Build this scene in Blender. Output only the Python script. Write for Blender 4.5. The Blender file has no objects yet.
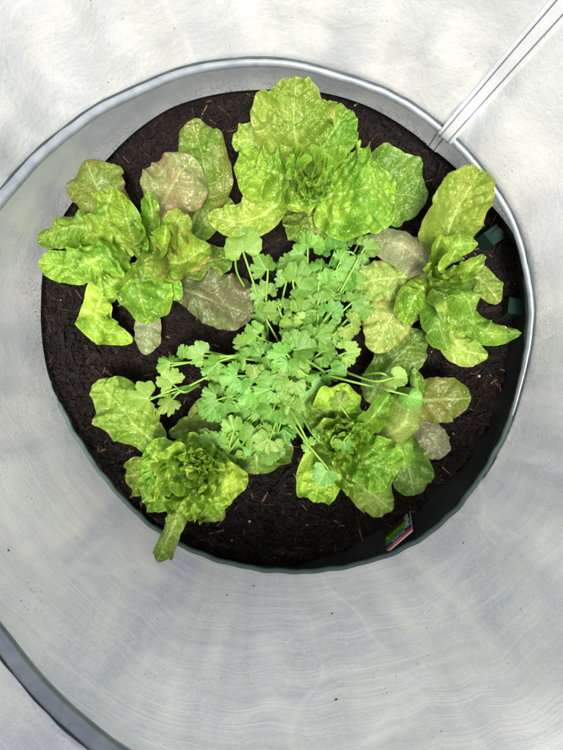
import bpy, bmesh, math, random
import numpy as np
from mathutils import Vector, Matrix, noise as mn

random.seed(7); np.random.seed(7)
SC = bpy.context.scene
COL = SC.collection
R = math.radians
# ---------------------------------------------------------------- camera, world, sun, exposure
H, F = 0.62, 620.0            # camera height over the soil (m), focal length in photo pixels
cam = bpy.data.cameras.new('camera'); camo = bpy.data.objects.new('camera', cam); COL.objects.link(camo)
camo.location = (0, 0, H); camo.rotation_euler = (0, 0, 0)
cam.sensor_fit = 'VERTICAL'; cam.sensor_height = 24.0; cam.lens = 24.0*F/750.0
cam.clip_start = 0.01; cam.clip_end = 200
SC.camera = camo
w = bpy.data.worlds.new('World'); SC.world = w; w.use_nodes = True
nt_ = w.node_tree; bg = nt_.nodes['Background']
sky = nt_.nodes.new('ShaderNodeTexSky'); sky.sky_type = 'NISHITA'; sky.sun_disc = False
SUN_EL, SUN_AZ = 75.0, 172.0     # azimuth clockwise from +Y (top of the picture)
sky.sun_elevation = R(SUN_EL); sky.sun_rotation = R(SUN_AZ)
sky.air_density = 1.0; sky.dust_density = 5.0; sky.ozone_density = 1.0
hs_ = nt_.nodes.new('ShaderNodeHueSaturation'); hs_.inputs['Saturation'].default_value = .75   # thin cloud
nt_.links.new(sky.outputs[0], hs_.inputs['Color']); nt_.links.new(hs_.outputs[0], bg.inputs[0]); bg.inputs[1].default_value = 0.10
sl = bpy.data.lights.new('sun', 'SUN'); sl.energy = 3.4; sl.angle = R(15); sl.color = (1, .95, .87)
so = bpy.data.objects.new('sun', sl); COL.objects.link(so)
sd = Vector((math.sin(R(SUN_AZ))*math.cos(R(SUN_EL)), math.cos(R(SUN_AZ))*math.cos(R(SUN_EL)), math.sin(R(SUN_EL))))
so.rotation_euler = sd.to_track_quat('Z', 'Y').to_euler()
SC.view_settings.view_transform = 'Standard'; SC.view_settings.look = 'None'
SC.view_settings.exposure = 0.98; SC.view_settings.gamma = 1

# ---------------------------------------------------------------- helpers
def P(px, py, z=0.0):          # where a ray through a photo pixel meets the height z
    k = (H - z)/F
    return np.array([(px-281.5)*k, (375-py)*k, z])
def tag(o, label=None, cat=None, group=None, kind=None):
    if label: o['label'] = label
    if cat: o['category'] = cat
    if group: o['group'] = group
    if kind: o['kind'] = kind
    return o
def mesh(name, verts, faces, mat=None, parent=None, smooth=True, attrs=None):
    me = bpy.data.meshes.new(name)
    me.from_pydata([tuple(map(float, v)) for v in verts], [], [tuple(map(int, f)) for f in faces])
    if attrs:
        for an, (typ, dat) in attrs.items():
            a = me.attributes.new(an, typ, 'POINT')
            a.data.foreach_set('vector' if typ == 'FLOAT_VECTOR' else 'value', np.asarray(dat, dtype=np.float32).ravel())
    if smooth:
        me.polygons.foreach_set('use_smooth', [True]*len(me.polygons))
    me.update()
    o = bpy.data.objects.new(name, me); COL.objects.link(o)
    if mat: me.materials.append(mat)
    if parent is not None: o.parent = parent; o.matrix_parent_inverse = parent.matrix_basis.inverted()
    return o
def empty(name, loc):
    o = bpy.data.objects.new(name, None); COL.objects.link(o); o.location = tuple(map(float, loc)); o.empty_display_size = .02
    return o
def grid_faces(n, m, wrap=False):
    f = []
    for i in range(n-1):
        for j in range(m if wrap else m-1):
            k = (j+1) % m
            f.append((i*m+j, i*m+k, (i+1)*m+k, (i+1)*m+j))
    return f
def spline(pts, n):            # Catmull-Rom through pts, n samples
    p = np.array(pts, float)
    if len(p) == 2:
        t = np.linspace(0, 1, n)[:, None]; return p[0]*(1-t)+p[1]*t
    p = np.vstack([2*p[0]-p[1], p, 2*p[-1]-p[-2]])
    k = len(p)-3
    out = []
    for t in np.linspace(0, k-1e-6, n):
        i = int(t); u = t-i; a, b, c, d = p[i:i+4]
        out.append(.5*((2*b)+(-a+c)*u+(2*a-5*b+4*c-d)*u*u+(-a+3*b-3*c+d)*u**3))
    return np.array(out)
def tube_data(path, rad, k=10, close=False):
    path = np.asarray(path, float); n = len(path)
    rad = np.broadcast_to(np.asarray(rad, float), (n,))
    T = np.gradient(path, axis=0)
    if close: T = np.roll(path, -1, 0)-np.roll(path, 1, 0)
    T /= np.linalg.norm(T, axis=1)[:, None]+1e-12
    up = np.array([0, 0, 1.]) if abs(T[:, 2]).mean() < .8 else np.array([1., 0, 0])
    V = []
    a = np.linspace(0, 2*np.pi, k, endpoint=False)
    N = np.cross(T[0], up); N /= np.linalg.norm(N)
    for i in range(n):
        N = N - T[i]*np.dot(N, T[i]); N /= np.linalg.norm(N)+1e-12
        B = np.cross(T[i], N)
        V.append(path[i] + rad[i]*(np.cos(a)[:, None]*N + np.sin(a)[:, None]*B))
    V = np.vstack(V); Fs = []
    for i in range(n if close else n-1):
        i2 = (i+1) % n
        for j in range(k):
            j2 = (j+1) % k
            Fs.append((i*k+j, i*k+j2, i2*k+j2, i2*k+j))
    if not close:
        Fs.append(tuple(range(k))[::-1]); Fs.append(tuple((n-1)*k+j for j in range(k)))
    return V, Fs
def tube(name, path, rad, mat, parent=None, k=10, close=False):
    V, Fs = tube_data(path, rad, k, close)
    return mesh(name, V, Fs, mat, parent)

# ---------------------------------------------------------------- node helper
class NT:
    def __init__(s, name):
        s.m = bpy.data.materials.new(name); s.m.use_nodes = True
        s.t = s.m.node_tree; s.t.nodes.clear()
        s.out = s.n('ShaderNodeOutputMaterial')
    def n(s, typ, ins=None, **kw):
        nd = s.t.nodes.new(typ)
        for k, v in kw.items(): setattr(nd, k, v)
        for k, v in (ins or {}).items():
            if isinstance(v, bpy.types.NodeSocket): s.t.links.new(v, nd.inputs[k])
            else: nd.inputs[k].default_value = v
        return nd
    def math(s, op, a, b=0.0, c=0.0, clamp=False):
        nd = s.t.nodes.new('ShaderNodeMath'); nd.operation = op; nd.use_clamp = clamp
        for i, v in enumerate((a, b, c)):
            if isinstance(v, bpy.types.NodeSocket): s.t.links.new(v, nd.inputs[i])
            else: nd.inputs[i].default_value = v
        return nd.outputs[0]
    def ramp(s, x, lo, hi, a=0.0, b=1.0):
        nd = s.n('ShaderNodeMapRange', {0: x, 1: lo, 2: hi, 3: a, 4: b}); return nd.outputs[0]
    def mix(s, f, a, b, mode='MIX'):
        nd = s.t.nodes.new('ShaderNodeMix'); nd.data_type = 'RGBA'; nd.blend_type = mode
        for i, v in ((0, f), (6, a), (7, b)):
            if isinstance(v, bpy.types.NodeSocket): s.t.links.new(v, nd.inputs[i])
            else: nd.inputs[i].default_value = v if i == 0 else (*v[:3], 1)
        return nd.outputs[2]
    def noise(s, vec, scale, detail=4, rough=.55, dist=0):
        return s.n('ShaderNodeTexNoise', {'Vector': vec, 'Scale': scale, 'Detail': detail, 'Roughness': rough, 'Distortion': dist}).outputs[0]
    def vor(s, vec, scale, feature='F1', rnd=1.0):
        return s.n('ShaderNodeTexVoronoi', {'Vector': vec, 'Scale': scale, 'Randomness': rnd}, feature=feature)
def lin(c):                     # sRGB 0-255 to linear
    return tuple((x/255/12.92 if x/255 <= .04045 else ((x/255+.055)/1.055)**2.4) for x in c)

# ---------------------------------------------------------------- leaf materials
def leaf_mat(name, base, second, mixamt=.5, rim=None, vein=(200, 220, 130), veinamt=.5, spot=(225, 230, 150), spots=.5, rough=.42, transl=.27, under=None, patch=26, bump=1.0, ribk=1.0):
    b = NT(name); base, second, vein, spot = map(lin, (base, second, vein, spot))
    at = b.n('ShaderNodeAttribute', attribute_name='leafco'); sep = b.n('ShaderNodeSeparateXYZ', {0: at.outputs['Vector']})
    lat, lon, ed = sep.outputs[0], sep.outputs[1], sep.outputs[2]
    co = b.n('ShaderNodeTexCoord').outputs['Object']
    oi = b.n('ShaderNodeObjectInfo').outputs['Random']
    off = b.n('ShaderNodeVectorMath', {0: co, 1: b.n('ShaderNodeCombineXYZ', {0: oi, 1: b.math('MULTIPLY', oi, 7.3), 2: oi}).outputs[0]}, operation='ADD').outputs[0]
    n1 = b.noise(off, patch, 3, .6); n2 = b.noise(off, 220, 4, .6)
    f = b.ramp(n1, .5-.12, .5+.12); f = b.math('MULTIPLY', f, mixamt)
    f = b.math('ADD', f, b.ramp(n2, .35, .75, -.12, .18), clamp=True)
    col = b.mix(f, base, second)
    # side veins leave the rib at an angle
    al = b.math('ABSOLUTE', lat)
    vn = b.math('ADD', b.math('SUBTRACT', lon, b.math('MULTIPLY', al, .75)), b.math('MULTIPLY', b.noise(off, 45, 2), .012))
    pp = b.math('PINGPONG', vn, .0062)
    vw = b.ramp(al, 0, .03, .0009, .0003)
    vm = b.math('SUBTRACT', 1.0, b.ramp(pp, 0, vw)); 
    nd = b.n('ShaderNodeMapRange', {0: pp, 1: 0.0, 2: vw, 3: 1.0, 4: 0.0}); vm = nd.outputs[0]
    net = b.vor(off, 260, 'DISTANCE_TO_EDGE').outputs[0]
    netm = b.ramp(net, 0, .09, .45, 0)
    ribw = b.ramp(lon, 0, .07, .0027*ribk, .0006*ribk)
    rib = b.n('ShaderNodeMapRange', {0: al, 1: b.math('MULTIPLY', ribw, .5), 2: ribw, 3: 1.0, 4: 0.0}).outputs[0]
    allv = b.math('MULTIPLY', b.math('MAXIMUM', b.math('MAXIMUM', b.math('MULTIPLY', vm, .55), netm), b.math('MULTIPLY', rib, .8)), veinamt, clamp=True)
    col = b.mix(allv, col, vein)
    if rim:
        rf = b.math('MULTIPLY', b.ramp(ed, .86, 1.0), b.ramp(n1, .35, .55))
        col = b.mix(rf, col, lin(rim))
    else:
        col = b.mix(b.math('MULTIPLY', b.ramp(ed, .9, 1.0), .45), col, tuple(min(1, x*1.5+.03) for x in second))
    # dried water and feed spots
    v1 = b.vor(off, 250); sz = b.n('ShaderNodeSeparateColor', {0: v1.outputs['Color']}).outputs[0]
    thr = b.ramp(sz, 1-spots, 1.0, -.15, .30)
    v2 = b.vor(off, 520); sz2 = b.n('ShaderNodeSeparateColor', {0: v2.outputs['Color']}).outputs[0]
    thr2 = b.ramp(sz2, 1-spots*.9, 1.0, -.1, .42)
    s1 = b.n('ShaderNodeMapRange', {0: b.math('SUBTRACT', v1.outputs['Distance'], thr), 1: -.05, 2: 0.03, 3: 1.0, 4: 0.0}).outputs[0]
    s2 = b.n('ShaderNodeMapRange', {0: b.math('SUBTRACT', v2.outputs['Distance'], thr2), 1: -.06, 2: 0.03, 3: 1.0, 4: 0.0}).outputs[0]
    pm = b.ramp(b.noise(off, 42, 3), .42, .62)
    sp = b.math('MAXIMUM', s1, s2); spc = b.math('MULTIPLY', b.math('MULTIPLY', sp, b.ramp(pm, 0, 1, .22, 1.0)), .85)
    col = b.mix(spc, col, spot)
    hs = b.n('ShaderNodeHueSaturation', {'Hue': b.ramp(oi, 0, 1, .482, .51), 'Saturation': 1.0, 'Value': b.ramp(b.math('FRACT', b.math('MULTIPLY', oi, 17.7)), 0, 1, .82, 1.16), 'Color': col}).outputs[0]
    # relief
    hgt = b.math('ADD', b.math('MULTIPLY', b.ramp(net, 0, .4), .3), b.math('MULTIPLY', n2, .12*bump))
    hgt = b.math('SUBTRACT', hgt, b.math('MULTIPLY', vm, .5))
    hgt = b.math('ADD', hgt, b.math('MULTIPLY', sp, .55))
    bp = b.n('ShaderNodeBump', {'Strength': .55*bump, 'Distance': .0017, 'Height': hgt}).outputs[0]
    pr = b.n('ShaderNodeBsdfPrincipled', {'Base Color': hs, 'Roughness': b.math('SUBTRACT', rough, b.math('MULTIPLY', sp, .22)), 'Normal': bp, 'Specular IOR Level': .42})
    tr = b.n('ShaderNodeBsdfTranslucent', {'Color': b.mix(.5, hs, lin((170, 215, 40)), 'MIX'), 'Normal': bp})
    mx = b.n('ShaderNodeMixShader', {0: transl, 1: pr.outputs[0], 2: tr.outputs[0]})
    b.t.links.new(mx.outputs[0], b.out.inputs[0])
    return b.m
LM = {
 'bright': leaf_mat('lettuce_bright', (76, 126, 24), (128, 164, 46), .8, spots=.5, veinamt=.34),
 'frill':  leaf_mat('lettuce_frill', (90, 142, 26), (154, 188, 66), .8, spots=.2, veinamt=.4),
 'pale':   leaf_mat('lettuce_pale', (108, 138, 54), (134, 154, 76), .8, spots=.6, veinamt=.5, rim=(120, 100, 60)),
 'yellow': leaf_mat('lettuce_yellow', (98, 134, 34), (134, 158, 60), .8, spots=.7, veinamt=.5, rim=(150, 156, 76), spot=(214, 220, 140)),
 'olive':  leaf_mat('lettuce_olive', (84, 112, 28), (108, 112, 46), .9, spots=.55, veinamt=.4, rim=(112, 92, 50), spot=(190, 205, 110)),
 'dark':   leaf_mat('lettuce_dark', (72, 108, 26), (98, 126, 42), .8, spots=.4, veinamt=.4, spot=(190, 205, 120)),
 'purple': leaf_mat('lettuce_purple', (84, 100, 56), (92, 86, 62), 1.0, spots=.6, veinamt=.5, vein=(150, 165, 110), rim=(88, 74, 60), spot=(170, 180, 130), transl=.15),
 'pink':   leaf_mat('lettuce_pink', (104, 120, 66), (136, 122, 86), 1.0, spots=.75, veinamt=.5, vein=(160, 180, 110), rim=(130, 104, 76), spot=(215, 205, 170), transl=.15),
 'grey':   leaf_mat('lettuce_grey', (104, 118, 76), (116, 114, 86), 1.0, spots=.7, veinamt=.4, vein=(165, 175, 130), spot=(196, 198, 156), transl=.12, rough=.5),
 'redrim': leaf_mat('lettuce_red_rim', (88, 132, 28), (126, 150, 48), .8, spots=.3, rim=(150, 88, 60), veinamt=.4),
 'cor':    leaf_mat('coriander_leaf', (82, 134, 44), (112, 160, 62), .7, spots=.06, veinamt=.5, vein=(140, 186, 110), rough=.5, patch=40, bump=.5, ribk=.3),
 'corp':   leaf_mat('coriander_pale', (112, 148, 56), (130, 162, 70), .7, spots=.08, veinamt=.35, vein=(190, 215, 140), rough=.5, patch=40, bump=.5, ribk=.3),
}
def simple(name, col, rough=.6, bump=None, transl=0, spec=.5, var=0.0, vscale=60):
    b = NT(name); co = b.n('ShaderNodeTexCoord').outputs['Object']
    c = lin(col); n = b.noise(co, vscale, 5)
    cc = b.mix(n, tuple(x*(1-var) for x in c), tuple(min(1, x*(1+var)) for x in c))
    ins = {'Base Color': cc, 'Roughness': rough, 'Specular IOR Level': spec}
    if bump: ins['Normal'] = b.n('ShaderNodeBump', {'Strength': .7, 'Distance': bump[1], 'Height': b.noise(co, bump[0], 4)}).outputs[0]
    pr = b.n('ShaderNodeBsdfPrincipled', ins); sh = pr.outputs[0]
    if transl:
        sh = b.n('ShaderNodeMixShader', {0: transl, 1: sh, 2: b.n('ShaderNodeBsdfTranslucent', {0: cc}).outputs[0]}).outputs[0]
    b.t.links.new(sh, b.out.inputs[0]); return b.m
M_STEM = simple('coriander_stalk', (132, 178, 70), .45, transl=.2, var=.25)
M_RIB = simple('pale_rib', (178, 200, 120), .45, transl=.25, var=.15)

# ================================================================= SETTING
ctr = np.array([0.001, .05, 0])
gm = simple('paving', (150, 146, 138), .85, bump=(300, .002), var=.2, vscale=30)
g = mesh('ground', [(-15, -15, -.262), (15, -15, -.262), (15, 15, -.262), (-15, 15, -.262)], [(0, 1, 2, 3)], gm, smooth=False)
tag(g, kind='structure')

# the hem of the plastic cover (photo pixel, height), clockwise from the right; the planter's mouth follows it
HEM = [(522,250,.032),(528,300,.034),(526,350,.034),(518,395,.036),(504,435,.036),(480,478,.036),(448,518,.036),(408,547,.036),(360,564,.035),(300,572,.034),
       (240,566,.030),(190,550,.024),(150,525,.018),(115,490,.014),(85,450,.012),(62,410,.012),(48,375,.011),(42,340,.011),(41,300,.011),(43,268,.011),(56,228,.011),
       (82,190,.011),(110,156,.011),(137,130,.011),(170,108,.011),(212,95,.011),(262,90,.012),(325,93,.012),(370,107,.013),(400,124,.013),(430,147,.014),(458,170,.016),(486,200,.02),(508,225,.028)]
HOOP = [(482,482,.034),(507,434,.036),(524,388,.040),(531,345,.044),(534,300,.049),(529,260,.054),(516,220,.058),(497,185,.062),(470,152,.066),(437,121,.070),(400,97,.074),(360,78,.078),(320,66,.083),(280,59,.088),
        (240,58,.093),(200,65,.099),(160,77,.106),(120,96,.113),(85,114,.12),(55,137,.128),(25,164,.136),(0,191,.144),(-45,255,.16),(-75,340,.182),(-85,430,.2),(-68,530,.22),
        (-34,600,.232),(0,641,.242),(30,683,.25),(65,719,.26),(108,752,.27),(180,800,.285),(270,835,.305)]
def polar(tab):
    w_ = np.array([P(*q) for q in tab]); d = w_-ctr
    return np.unwrap(np.arctan2(d[:, 1], d[:, 0])), np.hypot(d[:, 0], d[:, 1]), w_[:, 2]
def periodic(tab_a, tab_v, a):       # smooth periodic interpolation
    a0 = np.mod(tab_a, 2*np.pi); o_ = np.argsort(a0); a0 = a0[o_]; v0 = np.asarray(tab_v)[o_]
    fine = np.linspace(0, 2*np.pi, 720, endpoint=False)
    v = np.interp(fine, np.r_[a0[-1]-2*np.pi, a0, a0[0]+2*np.pi], np.r_[v0[-1], v0, v0[0]])
    k = np.hanning(19); k /= k.sum()
    v = np.convolve(np.r_[v[-30:], v, v[:30]], k, 'same')[30:-30]
    return np.interp(np.mod(a, 2*np.pi), np.r_[fine, 2*np.pi], np.r_[v, v[0]])
hem_a, hem_r, hem_z = polar(HEM)

def soil_rim(a):             # how far the soil reaches: the fabric wall leans in at the lower right
    m = (a+np.pi) % (2*np.pi)-np.pi
    k = np.clip(np.minimum((m-R(-98))/R(35), (R(22)-m)/R(30)), 0, 1)
    return .2475-.020*k*k*(3-2*k)

# soil surface
def soil_h(x, y):
    v = Vector((x, y, 0))
    e_ = min(1, max(0, (.238-math.hypot(x, y))/.03))*.75+.25
    return (.013*mn.noise(v*14)+.010*mn.noise(v*45)+.005*mn.noise(v*120))*e_-.005
b = NT('potting_mix'); co = b.n('ShaderNodeTexCoord').outputs['Object']
nn = b.noise(co, 90, 6, .7); vv = b.vor(co, 260)
cc = b.mix(b.ramp(nn, .35, .7), (.003, .0026, .0024), (.012, .008, .006))
cc = b.mix(b.ramp(b.noise(co, 14, 3), .45, .65, 0, .5), cc, (.03, .016, .01))
bp = b.n('ShaderNodeBump', {'Strength': 1.0, 'Distance': .004, 'Height': b.math('ADD', nn, vv.outputs['Distance'])}).outputs[0]
pr = b.n('ShaderNodeBsdfPrincipled', {'Base Color': cc, 'Roughness': .85, 'Specular IOR Level': .2, 'Normal': bp}); b.t.links.new(pr.outputs[0], b.out.inputs[0])
n = 200; xs = np.linspace(-.262, .262, n); V = []; idx = {}; Fs = []
for i, x in enumerate(xs):
    for j, y in enumerate(xs):
        if x*x+y*y < (soil_rim(math.atan2(y, x))+.004)**2:
            idx[i, j] = len(V); V.append((x+ctr[0], y+ctr[1], soil_h(x, y)))
for i in range(n-1):
    for j in range(n-1):
        q = [(i, j), (i+1, j), (i+1, j+1), (i, j+1)]
        if all(k in idx for k in q): Fs.append([idx[k] for k in q])
soil = mesh('soil', V, Fs, b.m); tag(soil, kind='structure')

# mulch: wood fibre, bark crumbs
b = NT('bark_fibre'); tone = b.n('ShaderNodeAttribute', attribute_name='tone').outputs['Fac']
cr = b.n('ShaderNodeValToRGB', {0: tone}); e = cr.color_ramp
e.elements[0].position = 0; e.elements[0].color = (.005, .004, .0035, 1)
for p_, c_ in ((.5, (.006, .0045, .004, 1)), (.78, (.015, .009, .0065, 1)), (.94, (.036, .018, .012, 1)), (.99, (.12, .06, .036, 1))):
    x_ = e.elements.new(p_); x_.color = c_
e.elements[-1].position = 1.0; e.elements[-1].color = (.16, .09, .055, 1)
co = b.n('ShaderNodeTexCoord').outputs['Object']
bp = b.n('ShaderNodeBump', {'Strength': .6, 'Distance': .001, 'Height': b.noise(co, 900, 3)}).outputs[0]
pr = b.n('ShaderNodeBsdfPrincipled', {'Base Color': cr.outputs[0], 'Roughness': .8, 'Normal': bp, 'Specular IOR Level': .2}); b.t.links.new(pr.outputs[0], b.out.inputs[0])
V, Fs, T = [], [], []
rs = np.random.RandomState(3)
box = np.array([(-1, -1, -1), (1, -1, -1), (1, 1, -1), (-1, 1, -1), (-1, -1, 1), (1, -1, 1), (1, 1, 1), (-1, 1, 1)], float)/2
bf = [(0, 3, 2, 1), (4, 5, 6, 7), (0, 1, 5, 4), (1, 2, 6, 5), (2, 3, 7, 6), (3, 0, 4, 7)]
for k in range(22000):
    a = rs.rand()*2*np.pi; r = min(periodic(hem_a, hem_r, a)+.0045, soil_rim(a)-.001)*math.sqrt(rs.rand()); x, y = r*math.cos(a), r*math.sin(a)
    u = rs.rand()
    if u < .55: L, W, T_ = rs.uniform(.004, .014), rs.uniform(.0005, .0016), rs.uniform(.0004, .001)
    elif u < .975: L, W, T_ = rs.uniform(.002, .0065), rs.uniform(.0014, .0036), rs.uniform(.0008, .002)
    else: L, W, T_ = rs.uniform(.012, .026), rs.uniform(.0015, .005), rs.uniform(.001, .002)
    rot = Matrix.Rotation(rs.rand()*6.283, 3, 'Z') @ Matrix.Rotation(rs.normal()*.28, 3, 'Y') @ Matrix.Rotation(rs.normal()*.4, 3, 'X')
    bb = box.copy(); bb[:, 1] *= np.where(bb[:, 0] > 0, rs.uniform(.25, 1), 1); bb += rs.normal(size=bb.shape)*.09
    bb *= (L, W, T_)
    bb = bb @ np.array(rot).T
    z = soil_h(x, y)+rs.uniform(-.0005, .0035)
    bb += (x+ctr[0], y+ctr[1], z); o_ = len(V)
    V.extend(bb); Fs.extend([tuple(o_+i for i in f) for f in bf])
    redd = mn.noise(Vector((x*9, y*9, 3)))*.12
    T.extend([min(1, max(0, rs.rand()**1.35*.95+redd+(.06 if u < .55 else -.12)))]*8)
for k in range(900):          # crumbs and clods
    a = rs.rand()*2*np.pi; r = min(periodic(hem_a, hem_r, a)-.004, soil_rim(a)-.008)*math.sqrt(rs.rand()); x, y = r*math.cos(a), r*math.sin(a)
    rad_ = rs.uniform(.0018, .0038) if k > 160 else rs.uniform(.0035, .0062)
    bm = bmesh.new(); bmesh.ops.create_icosphere(bm, subdivisions=1 if k > 160 else 2, radius=1); o_ = len(V)
    sc_ = rad_*np.array([rs.uniform(.7, 1.3), rs.uniform(.7, 1.2), rs.uniform(.45, .8)])
    for v in bm.verts: V.append(np.array(v.co)*sc_*(1+.45*mn.noise(v.co*1.7+Vector((k, 0, 0))))+np.array([x+ctr[0], y+ctr[1], soil_h(x, y)+.002])); T.append(.05+.6*((k*37) % 100)/100)
    Fs.extend([tuple(o_+v.index for v in f.verts) for f in bm.faces]); bm.free()
mul = mesh('bark_mulch', V, Fs, b.m, smooth=False, attrs={'tone': ('FLOAT', T)})
tag(mul, 'dark brown bark fibre and crumbs covering the soil', None, kind='stuff')
# pale grit grains
V, Fs = [], []
gr = [(147, 291), (97, 326), (93, 343), (128, 346), (94, 467), (75, 372), (66, 420), (452, 381), (470, 419), (471, 399), (478, 376), (298, 515), (307, 525), (336, 506), (323, 520), (350, 503), (454, 434), (345, 516), (250, 520), (275, 505), (420, 490), (105, 300), (60, 300), (150, 130), (355, 105), (375, 115), (232, 540), (480, 440), (432, 352), (489, 330)]
for (px, py) in gr[::2]:
    p = P(px, py, 0); p[2] = soil_h(p[0]-ctr[0], p[1]-ctr[1])+.0035; r = rs.uniform(.0008, .0016)
    bm = bmesh.new(); bmesh.ops.create_icosphere(bm, subdivisions=2, radius=r)
    o_ = len(V)
    for v in bm.verts: V.append(np.array(v.co)*(1, rs.uniform(.7, 1), .8)*(1+rs.normal()*.08)+p)
    Fs.extend([tuple(o_+v.index for v in f.verts) for f in bm.faces]); bm.free()
grit = mesh('perlite_grit', V, Fs, simple('grit', (170, 160, 124), .7, var=.3, vscale=200))
tag(grit, 'scattered pale grit grains on the dark soil', None, kind='stuff')

# ================================================================= PLANTER
pot = empty('planter', (ctr[0], ctr[1], -.262))
tag(pot, 'round black fabric planter holding the soil and salad plants', 'planter')
M_POT = simple('black_fabric', (26, 27, 28), .75, bump=(700, .0012), var=.35, vscale=240)

NA = 200
th = np.linspace(0, 2*np.pi, NA, endpoint=False)
rim_r = np.maximum(periodic(hem_a, hem_r, th)+.0022, .240) + .010*np.clip(np.minimum((np.mod(th, 2*np.pi)-R(48))/R(14), (R(205)-np.mod(th, 2*np.pi))/R(14)), 0, 1)
rim_z = periodic(hem_a, hem_z, th) - .05*np.clip(np.minimum((np.mod(th, 2*np.pi)-R(48))/R(14), (R(205)-np.mod(th, 2*np.pi))/R(14)), 0, 1)
V = []
for (f, dz, d, k) in [(1, 0, .0, 0), (.7, 0, .003, .3), (.25, 0, .006, .7), (.1, 0, .005, .9), (0, -.004, .0015, 1), (0, -.001, 0, 1), (0, 0, -.001, 1), (0, -.003, -.0022, 1), (0, -.008, -.003, .9), (0, -.016, -.003, .7), (0, -.023, -.002, .5), (0, -.030, -.002, .3), (.14, 0, -.002, 0)]:
    for j, a in enumerate(th):
        z = -.26*f + rim_z[j]*(1-f) + dz
        r = (.0035+soil_rim(a) if f < .5 else .251)*(1-k)+rim_r[j]*k + d + .0012*math.sin(9*a+z*50)+.0008*math.sin(23*a)+(.005*mn.noise(Vector((a*7, z*30, 1)))+.0025*mn.noise(Vector((a*22, z*60, 5))) if k < .95 else 0)
        V.append((ctr[0]+r*math.cos(a), ctr[1]+r*math.sin(a), z))
Fs = grid_faces(13, NA, True); Fs.append(tuple(range(NA))[::-1])
mesh('pot_wall', V, Fs, M_POT, pot)

# ================================================================= PLASTIC COVER
b = NT('cover_film'); uv = b.n('ShaderNodeAttribute', attribute_name='film'); fv = uv.outputs['Vector']; co = b.n('ShaderNodeTexCoord').outputs['Object']
sx = b.n('ShaderNodeSeparateXYZ', {0: fv}); hgtc = sx.outputs[1]; lowm = sx.outputs[2]
def st(v): return b.n('ShaderNodeVectorMath', {0: fv, 1: v}, operation='MULTIPLY').outputs[0]
warp = b.n('ShaderNodeVectorMath', {0: st((1, 1, 0)), 1: b.n('ShaderNodeVectorMath', {0: b.n('ShaderNodeTexNoise', {'Vector': fv, 'Scale': 7.0, 'Detail': 2.0}).outputs['Color'], 1: (0, .014, 0)}, operation='MULTIPLY').outputs[0]}, operation='ADD').outputs[0]
wl_ = b.n('ShaderNodeVectorMath', {0: warp, 1: (6, 420, 1)}, operation='MULTIPLY').outputs[0]
lines = b.noise(wl_, 1.0, 4, .62); linesm = b.ramp(lines, .53, .72)
wl2 = b.n('ShaderNodeVectorMath', {0: warp, 1: (9, 120, 1)}, operation='MULTIPLY').outputs[0]
lines2 = b.noise(wl2, 1.0, 3, .6)
cloud = b.noise(co, 9, 5, .6, .6); cloud2 = b.noise(co, 20, 4, .55, .5)
fine = b.noise(co, 260, 4, .6); speck = b.noise(co, 620, 2, .5)
colr = b.mix(b.ramp(cloud, .35, .65), lin((214, 217, 218)), lin((231, 231, 228)))
fold_shade = b.noise(st((13, 2.2, 0)), 1.0, 5, .6, .7)
colr = b.mix(b.math('MULTIPLY', b.ramp(fold_shade, .42, .62, 0, .85), b.ramp(lowm, 0, 1, .4, 1)), colr, lin((180, 187, 202)))  # shading of the film's folds painted in as bluish bands up the wall
wisp = b.noise(b.n('ShaderNodeVectorMath', {0: warp, 1: (14, 24, 1)}, operation='MULTIPLY').outputs[0], 1.0, 5, .6, .5)
colr = b.mix(b.ramp(wisp, .52, .74, 0, .5), colr, lin((242, 242, 240)))
colr = b.mix(b.ramp(b.noise(co, 420, 3, .7), .45, .68, 0, .28), colr, lin((246, 246, 244)))
colr = b.mix(b.ramp(cloud2, .42, .7, 0, .3), colr, lin((200, 205, 205)))
colr = b.mix(b.math('MULTIPLY', linesm, b.math('MULTIPLY', lowm, .85)), colr, lin((232, 233, 233)))
colr = b.mix(b.math('MULTIPLY', b.ramp(lines2, .45, .7), b.math('MULTIPLY', lowm, .3)), colr, lin((168, 176, 190)))
crc = b.n('ShaderNodeVectorMath', {0: b.n('ShaderNodeVectorMath', {0: fv, 1: b.n('ShaderNodeVectorMath', {0: b.n('ShaderNodeTexNoise', {'Vector': fv, 'Scale': 5.0, 'Detail': 2.0}).outputs['Color'], 1: (.16, .16, 0)}, operation='MULTIPLY').outputs[0]}, operation='ADD').outputs[0], 1: (9, 3.2, 0)}, operation='MULTIPLY').outputs[0]
crd = b.vor(crc, 1.0, 'DISTANCE_TO_EDGE').outputs[0]; crm = b.ramp(crd, 0, .035, 1, 0); crw = b.ramp(crd, 0, .22, 1, 0)
cgate = b.ramp(b.noise(co, 7, 2), .45, .6)
colr = b.mix(b.math('MULTIPLY', b.math('MULTIPLY', crm, cgate), .22), colr, lin((250, 250, 250)))
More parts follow.
